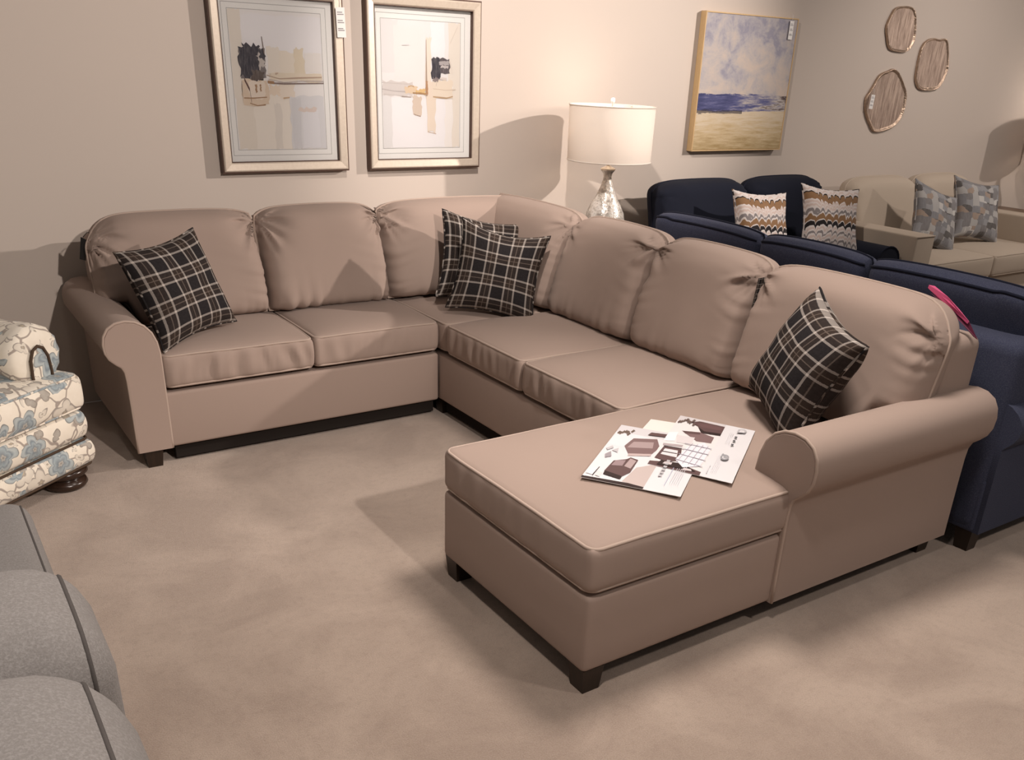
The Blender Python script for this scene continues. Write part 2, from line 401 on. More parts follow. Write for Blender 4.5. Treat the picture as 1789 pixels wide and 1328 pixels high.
def cushion(parent, name, lo, hi, mat, welt, crown=.02, r=.022, seed=0, side=.008, front=None, wr=.004, m=14):
    ms = (m, m, 5) if not front else ((44, m, 6) if front[0] == 1 else (m, 44, 6))
    """boxed seat cushion with welt loops round its upper and lower edges"""
    lo = tuple(lo); hi = tuple(hi)
    def df(p, lo, hi):
        a = (p[0]-lo[0])/(hi[0]-lo[0])*2-1; b = (p[1]-lo[1])/(hi[1]-lo[1])*2-1; c = (p[2]-lo[2])/(hi[2]-lo[2])*2-1
        a, b, c = [max(-1, min(1, q)) for q in (a, b, c)]
        top = smooth01((c+.2)/1.2)
        q = np.array(p, float)
        q[2] += crown*top*(1-a**4)*(1-b**4) + .004*nz(p[0]*4, p[1]*4, seed)*top
        bul = side*(1-c*c)
        if abs(a) > .9: q[0] += math.copysign(bul*(1-b*b)**.5, a)
        if abs(b) > .9: q[1] += math.copysign(bul*(1-a*a)**.5, b)
        if front and c < .95:
            ax, sg = front; t = (a, b)[ax]; 
            if t*sg > .93:
                s = p[1-ax]; q[ax] += sg*wr*nz(s*26+.8*nz(s*8, p[2]*9, seed), p[2]*3, seed*3.1)*(1-c*c)
        return q
    o = obj(name, rbox(lo, hi, r, 3, ms, df), mat, parent)
    e = r*.30
    L = []
    for z in (hi[2]-e, lo[2]+e):
        pts = roundrect(lo[0]+e, hi[0]-e, lo[1]+e, hi[1]-e, r*1.3, z)
        L.append(tube([df(np.array(p), lo, hi) for p in pts], 0.0056, True, 6))
    obj('piping', merge(*L), welt, o)
    return o
def back_cushion(parent, name, c, U, Nn, w, zb, zt, T, mat, lean=.25, seed=0, wing=None, wing_z=.65, wing_w=.14, drop=(.03, .03), welt=None, wr=1.0, pa=15, pb=9, cz=.010, n=(72, 60), backwelt=None):
    """plump back cushion; c = (x,y) of the foot centre, U width axis (viewer right), Nn facing"""
    U = Vector(U); Nn = Vector(Nn); C0 = Vector((c[0], c[1], 0)); H = zt-zb
    def prof(a, b):
        zl = zb; u = a*w/2
        if wing == 'L': zl = zb+(wing_z-zb)*smooth01((-w/2+wing_w+.03-u)/.05)
        if wing == 'R': zl = zb+(wing_z-zb)*smooth01((u-(w/2-wing_w-.03))/.05)
        zu = zt + cz*(1-a*a) - (drop[0] if a < 0 else drop[1])*abs(a)**7
        return u, zl + (zu-zl)*(b+1)/2, zu
    def fn(a, b, s):
        u, z, zu = prof(a, b)
        u *= 1-.035*max(0, b)**8-.012*max(0, -b)**8
        h = T/2*max(0, 1-abs(a)**pa)**.5*max(0, 1-abs(b)**pb)**.5
        off = h*(1.15 if s > 0 else -.85) if s else 0
        d = 0
        if s >= 0:
            ea = math.exp(-(1-abs(a))*w/2/.06); sg = 1 if a > 0 else -1
            d += -.022*wr*ea*ridge(nz(z*21+u*5*sg, u*3, seed*7.7))*(.35+.65*smooth01((b+.1)/.7))
            eb = math.exp(-(1+b)*H/2/.05)
            d += -.013*wr*eb*ridge(nz(u*15, 5.1, seed*3.3+.5))
            for sg2 in (-1, 1):
                du = (sg2*w/2*.97-u); dz = zu-.03-z; R = math.hypot(du, dz)+1e-4; an = math.atan2(dz, -du*sg2*-1)
                d += -.026*wr*math.exp(-((R-.05)/.07)**2)*max(0, ridge(nz(an*3.2, seed*1.9+sg2, 2.2)))
            d += .006*nz(u*5, z*5, seed)
            d *= min(1, h/(T*.12))
        off += d
        p = C0+U*u+Nn*(off-T/2-lean*(z-zb))
        return (p.x, p.y, z)
    V, Fc, UV = lens(fn, *n)
    o = fix(obj(name, (V, Fc), mat, parent, uv=UV))
    if backwelt:
        pts = [Vector(fn(-.97+1.94*k/50, backwelt, -1))-Nn*.002 for k in range(51)]
        obj('piping', tube(pts, .006, False, 6), welt, o)
    if welt:
        pts = []
        for k in range(120):
            t = k/120*4; i = int(t); f = (t-i)*2-1
            a, b = ((f, 1), (1, -f), (-f, -1), (-1, f))[i]
            p = Vector(fn(a, b, 0)); pts.append(p)
        obj('piping', tube(pts, .0055, True, 6), welt, o)
    return o
def throw_pillow(name, label, ctr, nrm, up, roll, size, T, mat, welt, group=None, seed=0, dent=.0, puff=.42):
    t = thing(name, label, 'pillow', ctr, 0, group)
    n = Vector(nrm).normalized(); u_ = Vector(up); u_ = (u_-n*u_.dot(n)).normalized(); r_ = u_.cross(n)
    cr, sr = math.cos(math.radians(roll)), math.sin(math.radians(roll))
    X = r_*cr+u_*sr; Y = -r_*sr+u_*cr
    def fn(a, b, s):
        sx = size/2*a*(1-.13*(1-abs(b)**2.0)); sy = size/2*b*(1-.13*(1-abs(a)**2.0))
        if b > 0: sy -= dent*(1-abs(a)**2)*b
        h = T/2*((1-abs(a)**2.6)*(1-abs(b)**2.6))**puff if abs(a) < 1 and abs(b) < 1 else 0
        d = .008*nz(a*2.3+seed, b*2.3, s*2)*(1 if h > .01 else h/.01)
        p = X*sx+Y*sy+n*(s*(h+d))
        return tuple(p)
    V, Fc, UV = lens(fn, 26, 26)
    b = fix(obj('pillow_cover', (V, Fc), mat, t, uv=UV))
    pts = []
    for k in range(96):
        q = k/96*4; i = int(q); f = (q-i)*2-1
        a, bb = ((f, 1), (1, -f), (-f, -1), (-1, f))[i]; pts.append(fn(a, bb, 0))
    VV, FF = tube(pts, .0055, True, 6)
    obj('piping', (VV, FF), welt, t, uv=[(p[0]*2, p[2]*2) for p in VV])
    return t
def leg(parent, x, y, s=.055, h=.082, tap=.8, mat='leg_wood', z0=0):
    a = s/2; b = a*tap
    V = [(x-b, y-b, z0), (x+b, y-b, z0), (x+b, y+b, z0), (x-b, y+b, z0), (x-a, y-a, z0+h), (x+a, y-a, z0+h), (x+a, y+a, z0+h), (x-a, y+a, z0+h)]
    Fc = [(3, 2, 1, 0), (4, 5, 6, 7), (0, 1, 5, 4), (1, 2, 6, 5), (2, 3, 7, 6), (3, 0, 4, 7)]
    return obj('leg', (V, Fc), mat, parent, smooth=False)
def ink(name, polys, parent, mat, place, dz=.00025, base=0):
    """flat printed shapes: polys [(pts2d, colour)], place(u,v,h) -> xyz"""
    V = []; Fc = []; C = []
    for k, (pts, c) in enumerate(polys):
        i0 = len(V); V += [place(p[0], p[1], base+dz*(k+1)) for p in pts]; Fc.append(tuple(range(i0, i0+len(pts)))); C.append(c)
    me = bpy.data.meshes.new(name); me.from_pydata(V, [], Fc)
    ca = me.color_attributes.new('ink', 'FLOAT_COLOR', 'CORNER')
    for p, c in zip(me.polygons, C):
        for li in p.loop_indices: ca.data[li].color = (*c, 1)
    me.materials.append(M[mat]); o = bpy.data.objects.new(name, me); COL.objects.link(o); o.parent = parent
    return o

# ------------------------------------------------------------------ room
WY = 4.85
struct(obj('floor', ([(-7, -5, 0), (14, -5, 0), (14, WY, 0), (-7, WY, 0)], [(0, 1, 2, 3)]), 'carpet', smooth=False))
struct(obj('wall_back', rbox((-7, WY, 0), (14, WY+.15, 3.6), .002, 1), 'wall_paint', smooth=False))

# ------------------------------------------------------------------ sectional sofa
sec = thing('sectional_sofa', 'large taupe U-shaped sectional sofa with rolled arms and a chaise', 'sofa', (1.9, 3.2, 0))
SO = Vector((1.9, 3.2, 0))
def S_(o): o.location = -SO; return o
T_, TW = 'taupe', 'taupe_welt'
S_(obj('base', rbox((.79, 3.862, .08), (2.135, 4.79, .325), .014, 3), T_, sec))
S_(obj('base', rbox((2.142, 2.43, .08), (3.1, 4.79, .325), .014, 3), T_, sec))
S_(obj('base', rbox((1.365, 1.63, .08), (3.1, 2.442, .333), .018, 3, (10, 6, 3)), T_, sec))
S_(obj('back_frame', rbox((.72, 4.56, .10), (3.1, 4.79, .86), .05, 4), T_, sec))
S_(obj('back_frame', rbox((2.87, 1.66, .10), (3.105, 4.79, .86), .05, 4), T_, sec))
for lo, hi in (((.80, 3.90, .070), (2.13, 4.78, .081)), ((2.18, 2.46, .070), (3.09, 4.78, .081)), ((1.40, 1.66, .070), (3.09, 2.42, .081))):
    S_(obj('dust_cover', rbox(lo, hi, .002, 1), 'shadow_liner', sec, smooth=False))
for lo, hi in (((.83, 3.895, .012), (2.12, 3.93, .079)), ((2.175, 2.50, .012), (2.21, 3.86, .079))):  # dark strips added below the bases to stand in for under-sofa shade
    S_(obj('shadow_strip', rbox(lo, hi, .003, 1), 'shadow_liner', sec, smooth=False))
# rolled arms: profile measured outward from the base's outer face
ap = [(0, .08), (0, .30), (-.001, .40), (-.004, .440), (-.014, .464), (-.034, .480), (-.056, .502), (-.069, .530), (-.072, .565), (-.066, .598), (-.048, .628), (-.018, .646), (.020, .651), (.058, .644), (.092, .624), (.118, .592), (.133, .552), (.140, .505), (.141, .40), (.141, .20), (.141, .08)]
def arm(x_of, front, back, sgn):
    ts = [front, front+.004*sgn, front+.012*sgn, front+.03*sgn] + [front+(back-front)*i/8 for i in range(1, 9)]
    def f(p, t):
        d = abs(t-front); k = 1-.03*max(0, 1-d/.012)
        cx, cz = .05, .4
        return x_of(cx+(p[0]-cx)*k, t, cz+(p[1]-cz)*k if p[1] > .1 else p[1])
    a = fix(S_(obj('arm', extrude(ap, f, ts), T_, sec, auto=38)))
    pts = [x_of(p[0]*1.0, front+.006*sgn, p[1]) for p in ap]
    dense = []
    for i in range(len(pts)-1):
        for k in range(3): dense.append(Vector(pts[i]).lerp(Vector(pts[i+1]), k/3))
    dense.append(Vector(pts[-1]))
    obj('piping', tube(dense, 0.0056, False, 6), TW, a)
    return a
arm(lambda o, t, z: (.672+o, t, z), 3.852, 4.78, 1)
arm(lambda o, t, z: (t, 1.622+o*1.06, z+.02*smooth01((z-.42)/.2)), 2.132, 3.10, 1)
# seat cushions
S_(cushion(sec, 'seat_cushion', (.818, 3.855, .345), (1.482, 4.42, .487), T_, TW, .028, seed=1, front=(1, -1), wr=.016))
S_(cushion(sec, 'seat_cushion', (1.488, 3.855, .345), (2.132, 4.42, .487), T_, TW, .028, seed=2, front=(1, -1), wr=.012))
S_(cushion(sec, 'seat_cushion', (2.142, 3.80, .345), (2.95, 4.45, .487), T_, TW, .015, seed=3))
S_(cushion(sec, 'seat_cushion', (2.135, 3.128, .345), (2.86, 3.792, .489), T_, TW, .028, seed=4, front=(0, -1), wr=.010))
S_(cushion(sec, 'seat_cushion', (2.135, 2.45, .345), (2.86, 3.122, .489), T_, TW, .028, seed=5, front=(0, -1), wr=.012))
S_(cushion(sec, 'seat_cushion', (1.362, 1.626, .342), (2.86, 2.444, .487), T_, TW, .022, r=.026, seed=6, side=.006, front=(0, -1), wr=.006, m=18))
# back cushions: left run faces -y, right run faces -x
for i, (x0, x1, kw) in enumerate([(.69, 1.452, dict(wing='L', wing_w=.13, wing_z=.605, drop=(.10, .02))), (1.456, 2.095, {}), (2.10, 2.99, dict(drop=(.03, .0)))]):
    S_(back_cushion(sec, 'back_cushion', ((x0+x1)/2, 4.245), (1, 0, 0), (0, -1, 0), x1-x0, .50, .965, .235, T_, .30, seed=1+i, welt=TW, wr=2.2, **kw))
for i, (y1, y0, kw) in enumerate([(4.56, 3.745, dict(drop=(.0, .03))), (3.742, 3.10, {}), (3.096, 2.475, {}), (2.47, 1.655, dict(wing='R', wing_w=.13, wing_z=.60, drop=(.02, .10)))]):
    S_(back_cushion(sec, 'back_cushion', (2.655, (y0+y1)/2), (0, -1, 0), (-1, 0, 0), y1-y0, .50, .975, .235, T_, .30, seed=11+i, welt=TW, wr=1.25, **kw))
for p in [(.735, 3.90), (1.41, 1.672), (1.41, 2.40), (3.05, 1.70), (.75, 4.72), (2.19, 3.90), (3.04, 4.72), (3.05, 2.6), (2.19, 2.6)]:
    S_(leg(sec, *p, s=.075, h=.084))

# ------------------------------------------------------------------ plaid pillows
GP = 'plaid throw pillows on the taupe sectional'
throw_pillow('throw_pillow', 'dark plaid throw pillow leaning on the left rolled arm of the taupe sectional', (.968, 4.06, .715), (.40, -.78, .36), (0, 0, 1), 6, .435, .19, 'plaid', 'plaid', GP, 1)
throw_pillow('throw_pillow', 'dark plaid throw pillow in the sofa corner, half hidden behind another', (2.515, 4.11, .712), (-.16, -.92, .36), (0, 0, 1), -12, .445, .16, 'plaid', 'plaid', GP, 2)
throw_pillow('throw_pillow', 'dark plaid throw pillow in the sofa corner, front one of the pair', (2.465, 3.85, .705), (-.50, -.80, .30), (0, 0, 1), -10, .445, .20, 'plaid', 'plaid', GP, 3, dent=.02)
throw_pillow('throw_pillow', 'dark plaid throw pillow standing on the chaise beside the right rolled arm', (2.57, 1.995, .715), (-.80, .34, .36), (0, 0, 1), -13, .445, .21, 'plaid', 'plaid', GP, 4)

# ------------------------------------------------------------------ brochures on the chaise
def brochure(label, A, B, D, polys, z=.514, th=.0012):
    """A = origin corner, B = along u, D = along v (world x,y)"""
    t = thing('brochure', label, 'brochure', (A[0], A[1], z), 0, 'brochures lying on the chaise')
    A, B, D = [Vector((p[0], p[1], 0)) for p in (A, B, D)]; U = B-A; V_ = D-A
    pl = lambda u, v, h: tuple(U*u+V_*v+Vector((0, 0, h)))
    vs = [pl(u, v, h) for h in (0, th) for u, v in ((0, 0), (1, 0), (1, 1), (0, 1))]
    obj('sheet', (vs, [(3, 2, 1, 0), (4, 5, 6, 7), (0, 1, 5, 4), (1, 2, 6, 5), (2, 3, 7, 6), (3, 0, 4, 7)]), 'paper_edge', t, smooth=False)
    ink('printed_page', polys, t, 'brochure_ink', pl, .00012, th)
    return t
WH, G1, G2, BR1, BR2, DK, TAN = (.70, .69, .71), (.50, .48, .50), (.32, .29, .31), (.11, .065, .065), (.20, .13, .13), (.03, .018, .018), (.52, .44, .42)
def R_(x0, y0, x1, y1, c): return ([(x0, y0), (x1, y0), (x1, y1), (x0, y1)], c)
def lines(x0, x1, ys, c, w=.006): return [R_(x0, y, x1, y+w, c) for y in ys]
def room_polys():
    p = [R_(0, 0, 1, 1, WH), R_(.0, .86, .98, 1, (.62, .60, .62)), R_(.02, .60, .55, .86, (.72, .71, .74)),
         ([(.0, .0), (.98, 0), (.98, .05), (0, .03)], DK), ([(.62, .05), (.98, .03), (.98, .42), (.70, .30)], TAN)]
    for i in range(7):
        a = .08+.03*random.random(); u = .03+.035*i; v = .82+.09*random.random()
        p.append(([(u, v), (u+.03, v-.02), (u+.06, v+.03), (u+.02, v+.05)], (.14, .10, .08)))
    # long sofa, armchair seen from behind, side table, shelves
    p += [([(.30, .62), (.36, .78), (.74, .84), (.86, .70), (.80, .56), (.44, .50)], BR2), ([(.36, .60), (.40, .72), (.72, .77), (.76, .66)], (.38, .29, .29)),
          ([(.44, .50), (.80, .56), (.80, .52), (.46, .46)], (.50, .40, .39)), ([(.27, .16), (.30, .34), (.48, .40), (.52, .44), (.66, .42), (.66, .20), (.58, .12)], BR1),
          ([(.31, .26), (.33, .35), (.48, .38), (.48, .28)], (.30, .22, .23)), ([(.51, .28), (.53, .42), (.64, .40), (.63, .26)], (.40, .31, .31)),
          ([(.27, .16), (.58, .12), (.58, .07), (.29, .10)], DK), ([(.03, .07), (.14, .06), (.15, .17), (.05, .18)], (.76, .74, .74)),
          ([(.145, .05), (.155, .05), (.165, .20), (.155, .20)], DK), ([(.18, .06), (.26, .05), (.26, .12), (.19, .13)], (.70, .66, .66)),
          ([(.10, .42), (.16, .48), (.22, .40), (.14, .36)], G2), ([(.16, .50), (.24, .56), (.27, .48)], (.5, .48, .5)),
          ([(.05, .52), (.12, .58), (.16, .55), (.09, .49)], G1), ([(.55, .88), (.9, .90), (.92, .96), (.58, .94)], BR1)]
    return p
pa = [( [(u*.64, v) for u, v in q], c) for q, c in room_polys()]
pa = [R_(0, 0, 1, 1, WH)] + pa + lines(.80, .94, [.50], (.52, .56, .68), .01) + [R_(.80, .10, .805, .58, (.50, .55, .70))] + [R_(.84+.02*i, .14, .844+.02*i, .60, (.68, .69, .74)) for i in range(5)] + [R_(.70, .22+.05*i, .735, .25+.05*i, (.45, .44, .46)) for i in range(6)]
pb_ = [R_(0, 0, .62, 1, (.74, .71, .71)), R_(0, .90, .62, 1, (.60, .57, .58)), ([(.0, .0), (.62, .0), (.62, .06), (.3, .12), (0, .06)], BR1),
  ([(.18, .90), (.28, .96), (.62, .95), (.62, .80), (.40, .78), (.30, .84)], BR1), ([(.26, .90), (.40, .94), (.60, .92), (.58, .86), (.34, .85)], (.14, .08, .08)), ([(.30, .84), (.40, .78), (.62, .80), (.62, .75), (.38, .73)], DK),
  ([(.14, .70), (.36, .74), (.56, .70), (.56, .58), (.38, .56)], BR2), ([(.14, .70), (.36, .74), (.38, .70), (.2, .66)], BR1), ([(.12, .60), (.34, .62), (.34, .48), (.16, .46)], (.66, .62, .63)), ([(.0, .62), (.11, .66), (.13, .48), (.0, .44)], (.80, .79, .82)),
  ([(.02, .40), (.26, .44), (.26, .40), (.03, .36)], (.42, .36, .37)), ([(.03, .12), (.05, .34), (.27, .36), (.33, .16), (.2, .10)], BR1), ([(.07, .20), (.08, .31), (.24, .32), (.27, .20)], (.72, .68, .70)), ([(.07, .245), (.25, .255), (.25, .27), (.07, .26)], DK), ([(.05, .34), (.27, .36), (.27, .375), (.05, .355)], DK),
  ([(.10, .02), (.56, .04), (.40, .12), (.12, .10)], DK), ([(.16, .05), (.26, .06), (.26, .10), (.17, .09)], (.60, .54, .55)), ([(.40, .02), (.52, .03), (.5, .06), (.42, .06)], (.60, .54, .55)),
  ([(.27, .16), (.40, .06), (.58, .14), (.60, .46), (.48, .56), (.32, .42)], (.76, .74, .79))]
for i in range(8):
    u = .02+.028*i; v = .84+.08*random.random(); pb_.append(([(u, v), (u+.02, v-.02), (u+.045, v+.03), (u+.015, v+.045)], (.13, .09, .08)))
for k in range(4):
    pb_.append(([(.30+.07*k, .12), (.306+.07*k, .12), (.36+.065*k, .50), (.354+.065*k, .50)], (.36, .34, .40)))
    pb_.append(([(.27, .16+.10*k), (.61, .13+.11*k), (.61, .138+.11*k), (.27, .169+.10*k)], (.36, .34, .40)))
pb_ = [R_(0, 0, 1, 1, WH)] + pb_ + [R_(.68, .05+.03*i, .69, .07+.03*i, (.6, .6, .64)) for i in range(5)]
pb_ += [R_(.72+.02*i, .08, .7225+.02*i, .40, (.70, .70, .76)) for i in range(4)] + [R_(.72+.02*i, .62, .7225+.02*i, .86, (.72, .72, .77)) for i in range(3)]
pb_ += [R_(.80, .60+.075*i, .83, .63+.075*i, (.10, .10, .11)) for i in range(3)]
pb_ += [([(.80, .86), (.90, .88), (.91, .93), (.87, .95), (.80, .93)], (.45, .44, .46)), ([(.82, .88), (.885, .89), (.88, .925), (.83, .92)], (.68, .67, .69))]
cx, cy = .80, .36
pb_ += [([(cx+.05*math.cos(a)*(1 if k else .6), cy+.05*math.sin(a)*(1 if k else .6)) for a in [math.radians(20*i) for i in range(18)]], (.30, .30, .32) if k else WH) for k in (1, 0)]
pb_ += [([(cx-.05, cy+.03), (cx-.04, cy+.06), (cx+.03, cy+.01), (cx+.02, cy-.02)], (.30, .30, .32)), R_(cx-.015, cy-.02, cx+.015, cy+.02, (.34, .34, .36))]
pc_ = [R_(0, 0, 1, 1, (.78, .74, .70)), ([(.5, .6), (.98, .75), (.98, .95), (.55, .9)], (.24, .12, .08)), ([(.05, .55), (.5, .5), (.5, .53), (.05, .58)], BR1), ([(.1, .7), (.45, .62), (.45, .65), (.1, .73)], BR2)]
brochure('white and brown furniture brochure on the chaise, partly covered by the other two', (1.74, 2.02), (1.86, 1.86), (2.12, 2.265), pc_, .5115)
brochure('brochure on the chaise with a picture of brown seats, nearest the chaise foot', (1.588, 1.98), (1.762, 1.722), (1.985, 2.268), pa, .5130)
brochure('brochure with a round logo and white text strip lying beside the right rolled arm', (1.835, 1.955), (1.965, 1.712), (2.235, 2.235), pb_, .5150)

# ------------------------------------------------------------------ small tags on the sectional
t = thing('hang_tag', 'pink folded hang tag on the back cushion at the right end of the sectional', 'tag', (2.96, 1.74, .93))
q = Vector((.35, -.94, 0)); 
def card(name, mat, parent, P, th):
    P = [Vector(p) for p in P]; n = (P[1]-P[0]).cross(P[3]-P[0]).normalized()*th
    return obj(name, (P+[p+n for p in P], [(3, 2, 1, 0), (4, 5, 6, 7), (0, 1, 5, 4), (1, 2, 6, 5), (2, 3, 7, 6), (3, 0, 4, 7)]), mat, parent, smooth=False)
def pixpt(x, y, X):  # point seen at a pixel of the photograph, at distance X along the room's x axis
    d = Fw+Rr*((x-PPX)/FPX)-Uu*((y-PPY)/FPX); return Vector((0, 0, CH))+d*(X/d.x)
def leaf(name, mat, P, th):
    c = Vector((2.96, 1.74, .93)); P = [pixpt(*p)-c for p in P]; k = len(P); n = Vector((th, th*.4, 0))
    return fix(obj(name, (P+[p+n for p in P], [tuple(range(k))[::-1], tuple(range(k, 2*k))]+[(i, (i+1) % k, (i+1) % k+k, i+k) for i in range(k)]), mat, t, smooth=False))
leaf('outer_leaf', 'tag_pink', [(1621, 503, 2.96), (1623, 498, 2.96), (1633, 500, 2.97), (1655, 518, 2.985), (1676, 541, 3.0), (1693, 562, 3.01), (1690, 566, 3.01), (1668, 545, 3.0), (1640, 522, 2.98)], .003)
leaf('inner_leaf', 'tag_plum', [(1626, 512, 2.965), (1640, 522, 2.985), (1668, 545, 3.005), (1692, 560, 3.015), (1708, 594, 3.02), (1700, 588, 3.02), (1680, 565, 3.005), (1650, 536, 2.985)], .003)
t = thing('hang_tag', 'small black hang tag on the back cushion at the left end of the sectional', 'tag', (.690, 4.50, .835))
card('tag_card', 'tag_black', t, [(-.025, 0, -.05), (-.005, -.02, -.055), (.012, -.02, .035), (-.006, 0, .045)], .003)
obj('string', tube([(.0, -.01, .045), (.02, -.01, .065), (.06, .0, .055)], .0015, False, 5), 'tag_black', t)
t = thing('fabric_swatch', 'small black and cream patterned swatch wedged between two sectional back cushions', 'swatch', (2.815, 2.455, .865))
card('swatch_cloth', 'plaid', t, [(-.035, .004, -.06), (.02, -.004, -.05), (.03, -.006, .06), (-.02, .004, .055)], .004)
t.children[0].data.uv_layers.new(name='UVMap')
for i, l in enumerate(t.children[0].data.uv_layers[0].data): l.uv = ((i % 4 in (1, 2))*.8+.1*(i % 3), (i % 4 in (2, 3))*.9)

# ------------------------------------------------------------------ framed prints
def framed(label, x0, x1, z0, z1, polys, art):
    t = thing('framed_print', label, 'picture', ((x0+x1)/2, WY, z0), 0, 'framed abstract prints above the sofa')
    w = x1-x0; h = z1-z0; yb = -.003; yf = -.052
    X = lambda x: x-w/2
    def bar(pr, a, b):  # mitred moulding bar between outer corners a,b (2D), pr: [(inset, depth)]
        a = Vector(a); b = Vector(b); d = (b-a).normalized(); n = Vector((-d.y, d.x)); V = []
        for end, sg in ((a, 1), (b, -1)):
            for ins, y in pr:
                p = end+d*(ins*sg)+n*ins; V.append((X(p.x), y, p.y))
        k = len(pr); Fc = [(i, (i+1) % k, (i+1) % k+k, i+k) for i in range(k)] + [tuple(range(k))[::-1], tuple(range(k, 2*k))]
        return V, Fc
    cr = [(0, 0), (w, 0), (w, h), (0, h)]
    pr = [(.0, yf+.014), (.004, yf), (.010, yf-.003), (.040, yf+.004), (.046, yf+.010), (.046, yf+.03), (0, yf+.03)]
    pr2 = [(-.004, yf+.006), (.003, yf+.006), (.003, yb), (-.004, yb)]
    pr3 = [(.046, yf+.008), (.049, yf+.008), (.049, yb-.012), (.046, yb-.012)]
    for i in range(4):
        b = fix(obj('frame_bar', bar(pr, cr[i], cr[(i+1) % 4]), 'champagne_frame', t, auto=30))
        fix(obj('outer_edge', bar(pr2, cr[i], cr[(i+1) % 4]), 'frame_side', b, smooth=False))
        fix(obj('inner_lip', bar(pr3, cr[i], cr[(i+1) % 4]), 'frame_side', b, smooth=False))
    obj('mat_board', rbox((X(.03), yb-.014, .03), (X(w-.03), yb-.002, h-.03), .001, 1), 'mat_board', t, smooth=False)
    def pl(u, v, k): return (X(art[0]+(art[1]-art[0])*u), yb-.0142-k, art[2]+(art[3]-art[2])*v)
    L = []
    for g, wd in ((.026, .0022), (.0, .0022)):
        gu = g/(art[1]-art[0]); gv = g/(art[3]-art[2]); wu = wd/(art[1]-art[0]); wv = wd/(art[3]-art[2]); c = (.36, .35, .34)
        L += [R_(-gu-wu, -gv-wv, 1+gu+wu, -gv, c), R_(-gu-wu, 1+gv, 1+gu+wu, 1+gv+wv, c), R_(-gu-wu, -gv, -gu, 1+gv, c), R_(1+gu, -gv, 1+gu+wu, 1+gv, c)]
    ink('mat_line', L, t, 'brochure_ink', pl, .00003, .0001)
    ink('art_print', polys, t, 'print_ink', pl, .00012, .0004)
    obj('glass', rbox((X(.04), yb-.024, .04), (X(w-.04), yb-.022, h-.04), .0005, 1), 'glass_thin', t, smooth=False)
    return t
def rag(u0, t0, u1, t1, c, j=.012, n=7):
    """ragged brush patch, t measured from the top"""
    P = []
    for k in range(n): P.append((u0+(u1-u0)*k/n, t0+random.uniform(-j, j)))
    for k in range(n): P.append((u1+random.uniform(-j, j), t0+(t1-t0)*k/n))
    for k in range(n): P.append((u1-(u1-u0)*k/n, t1+random.uniform(-j, j)))
    for k in range(n): P.append((u0+random.uniform(-j, j), t1-(t1-t0)*k/n))
    P = [(min(1, max(0, u)), min(1, max(0, 1-t))) for u, t in P]
    return (P, c)
def stroke(pts, w, c):
    P = [(u, t+w*random.uniform(.3, 1)) for u, t in pts] + [(u, t-w*random.uniform(.3, 1)) for u, t in reversed(pts)]
    return ([(min(1, max(0, u)), min(1, max(0, 1-t))) for u, t in P], c)
CR, CR2, GB, GB2, TN, BK, BN = (.66, .60, .52), (.70, .64, .56), (.56, .56, .58), (.50, .50, .52), (.58, .47, .34), (.018, .016, .022), (.22, .11, .05)
a1 = [R_(0, 0, 1, 1, (.70, .68, .67)), rag(0, 0, .13, .62, CR), rag(.13, .03, 1, .28, (.71, .70, .72)), rag(.10, .60, .62, 1, CR2), rag(.02, .62, .2, 1, (.64, .575, .49)), rag(.42, .66, .5, 1, (.60, .55, .49)),
      rag(.38, .25, .52, .5, CR), rag(.52, .28, .70, .5, (.67, .60, .50)), rag(.68, .25, .79, .46, (.61, .52, .38)), rag(.80, .28, .98, .42, (.68, .65, .62)), rag(.40, .43, .98, .49, (.62, .53, .40)),
      rag(.38, .52, .52, .60, (.64, .52, .40)), rag(.50, .51, .66, .62, (.67, .58, .48)), rag(.60, .60, 1, 1, GB), rag(.62, .61, .72, 1, GB2), rag(.73, .70, .93, 1, (.60, .60, .63)), rag(.70, .685, .90, .71, (.55, .45, .40)),
      rag(.09, .26, .36, .48, (.10, .085, .085)), rag(.08, .27, .29, .47, BK, .02), rag(.12, .24, .30, .30, BK, .02), rag(.28, .30, .35, .40, (.40, .36, .33), .02), rag(.30, .27, .36, .34, BK), rag(.20, .43, .33, .50, (.05, .035, .03), .02),
      rag(.09, .49, .37, .67, (.56, .43, .31)), rag(.16, .50, .34, .62, (.64, .54, .44)), stroke([(.12, .48), (.17, .56), (.18, .66)], .03, (.05, .02, .015)), stroke([(.10, .62), (.2, .62), (.35, .61)], .006, BN), stroke([(.16, .655), (.24, .675), (.33, .665)], .006, BN),
      rag(.23, .52, .25, .58, BN, .004), rag(.28, .52, .295, .57, BN, .004), stroke([(.09, .49), (.085, .55), (.09, .62)], .006, (.4, .2, .08)), stroke([(.36, .45), (.5, .475), (.7, .465), (.98, .455)], .006, (.33, .22, .16)), stroke([(.38, .48), (.55, .50), (.75, .485), (1, .485)], .005, (.38, .32, .30)),
      stroke([(.40, .505), (.55, .51), (.8, .505), (1, .50)], .007, (.13, .09, .08)), stroke([(.37, .50), (.44, .505)], .012, BN), stroke([(.53, .615), (.60, .61)], .008, (.42, .26, .14)), ([(.335, .82), (.342, .82), (.36, .70), (.348, .70)], (.10, .07, .06)), stroke([(.46, .44), (.49, .435)], .01, (.40, .28, .2))]
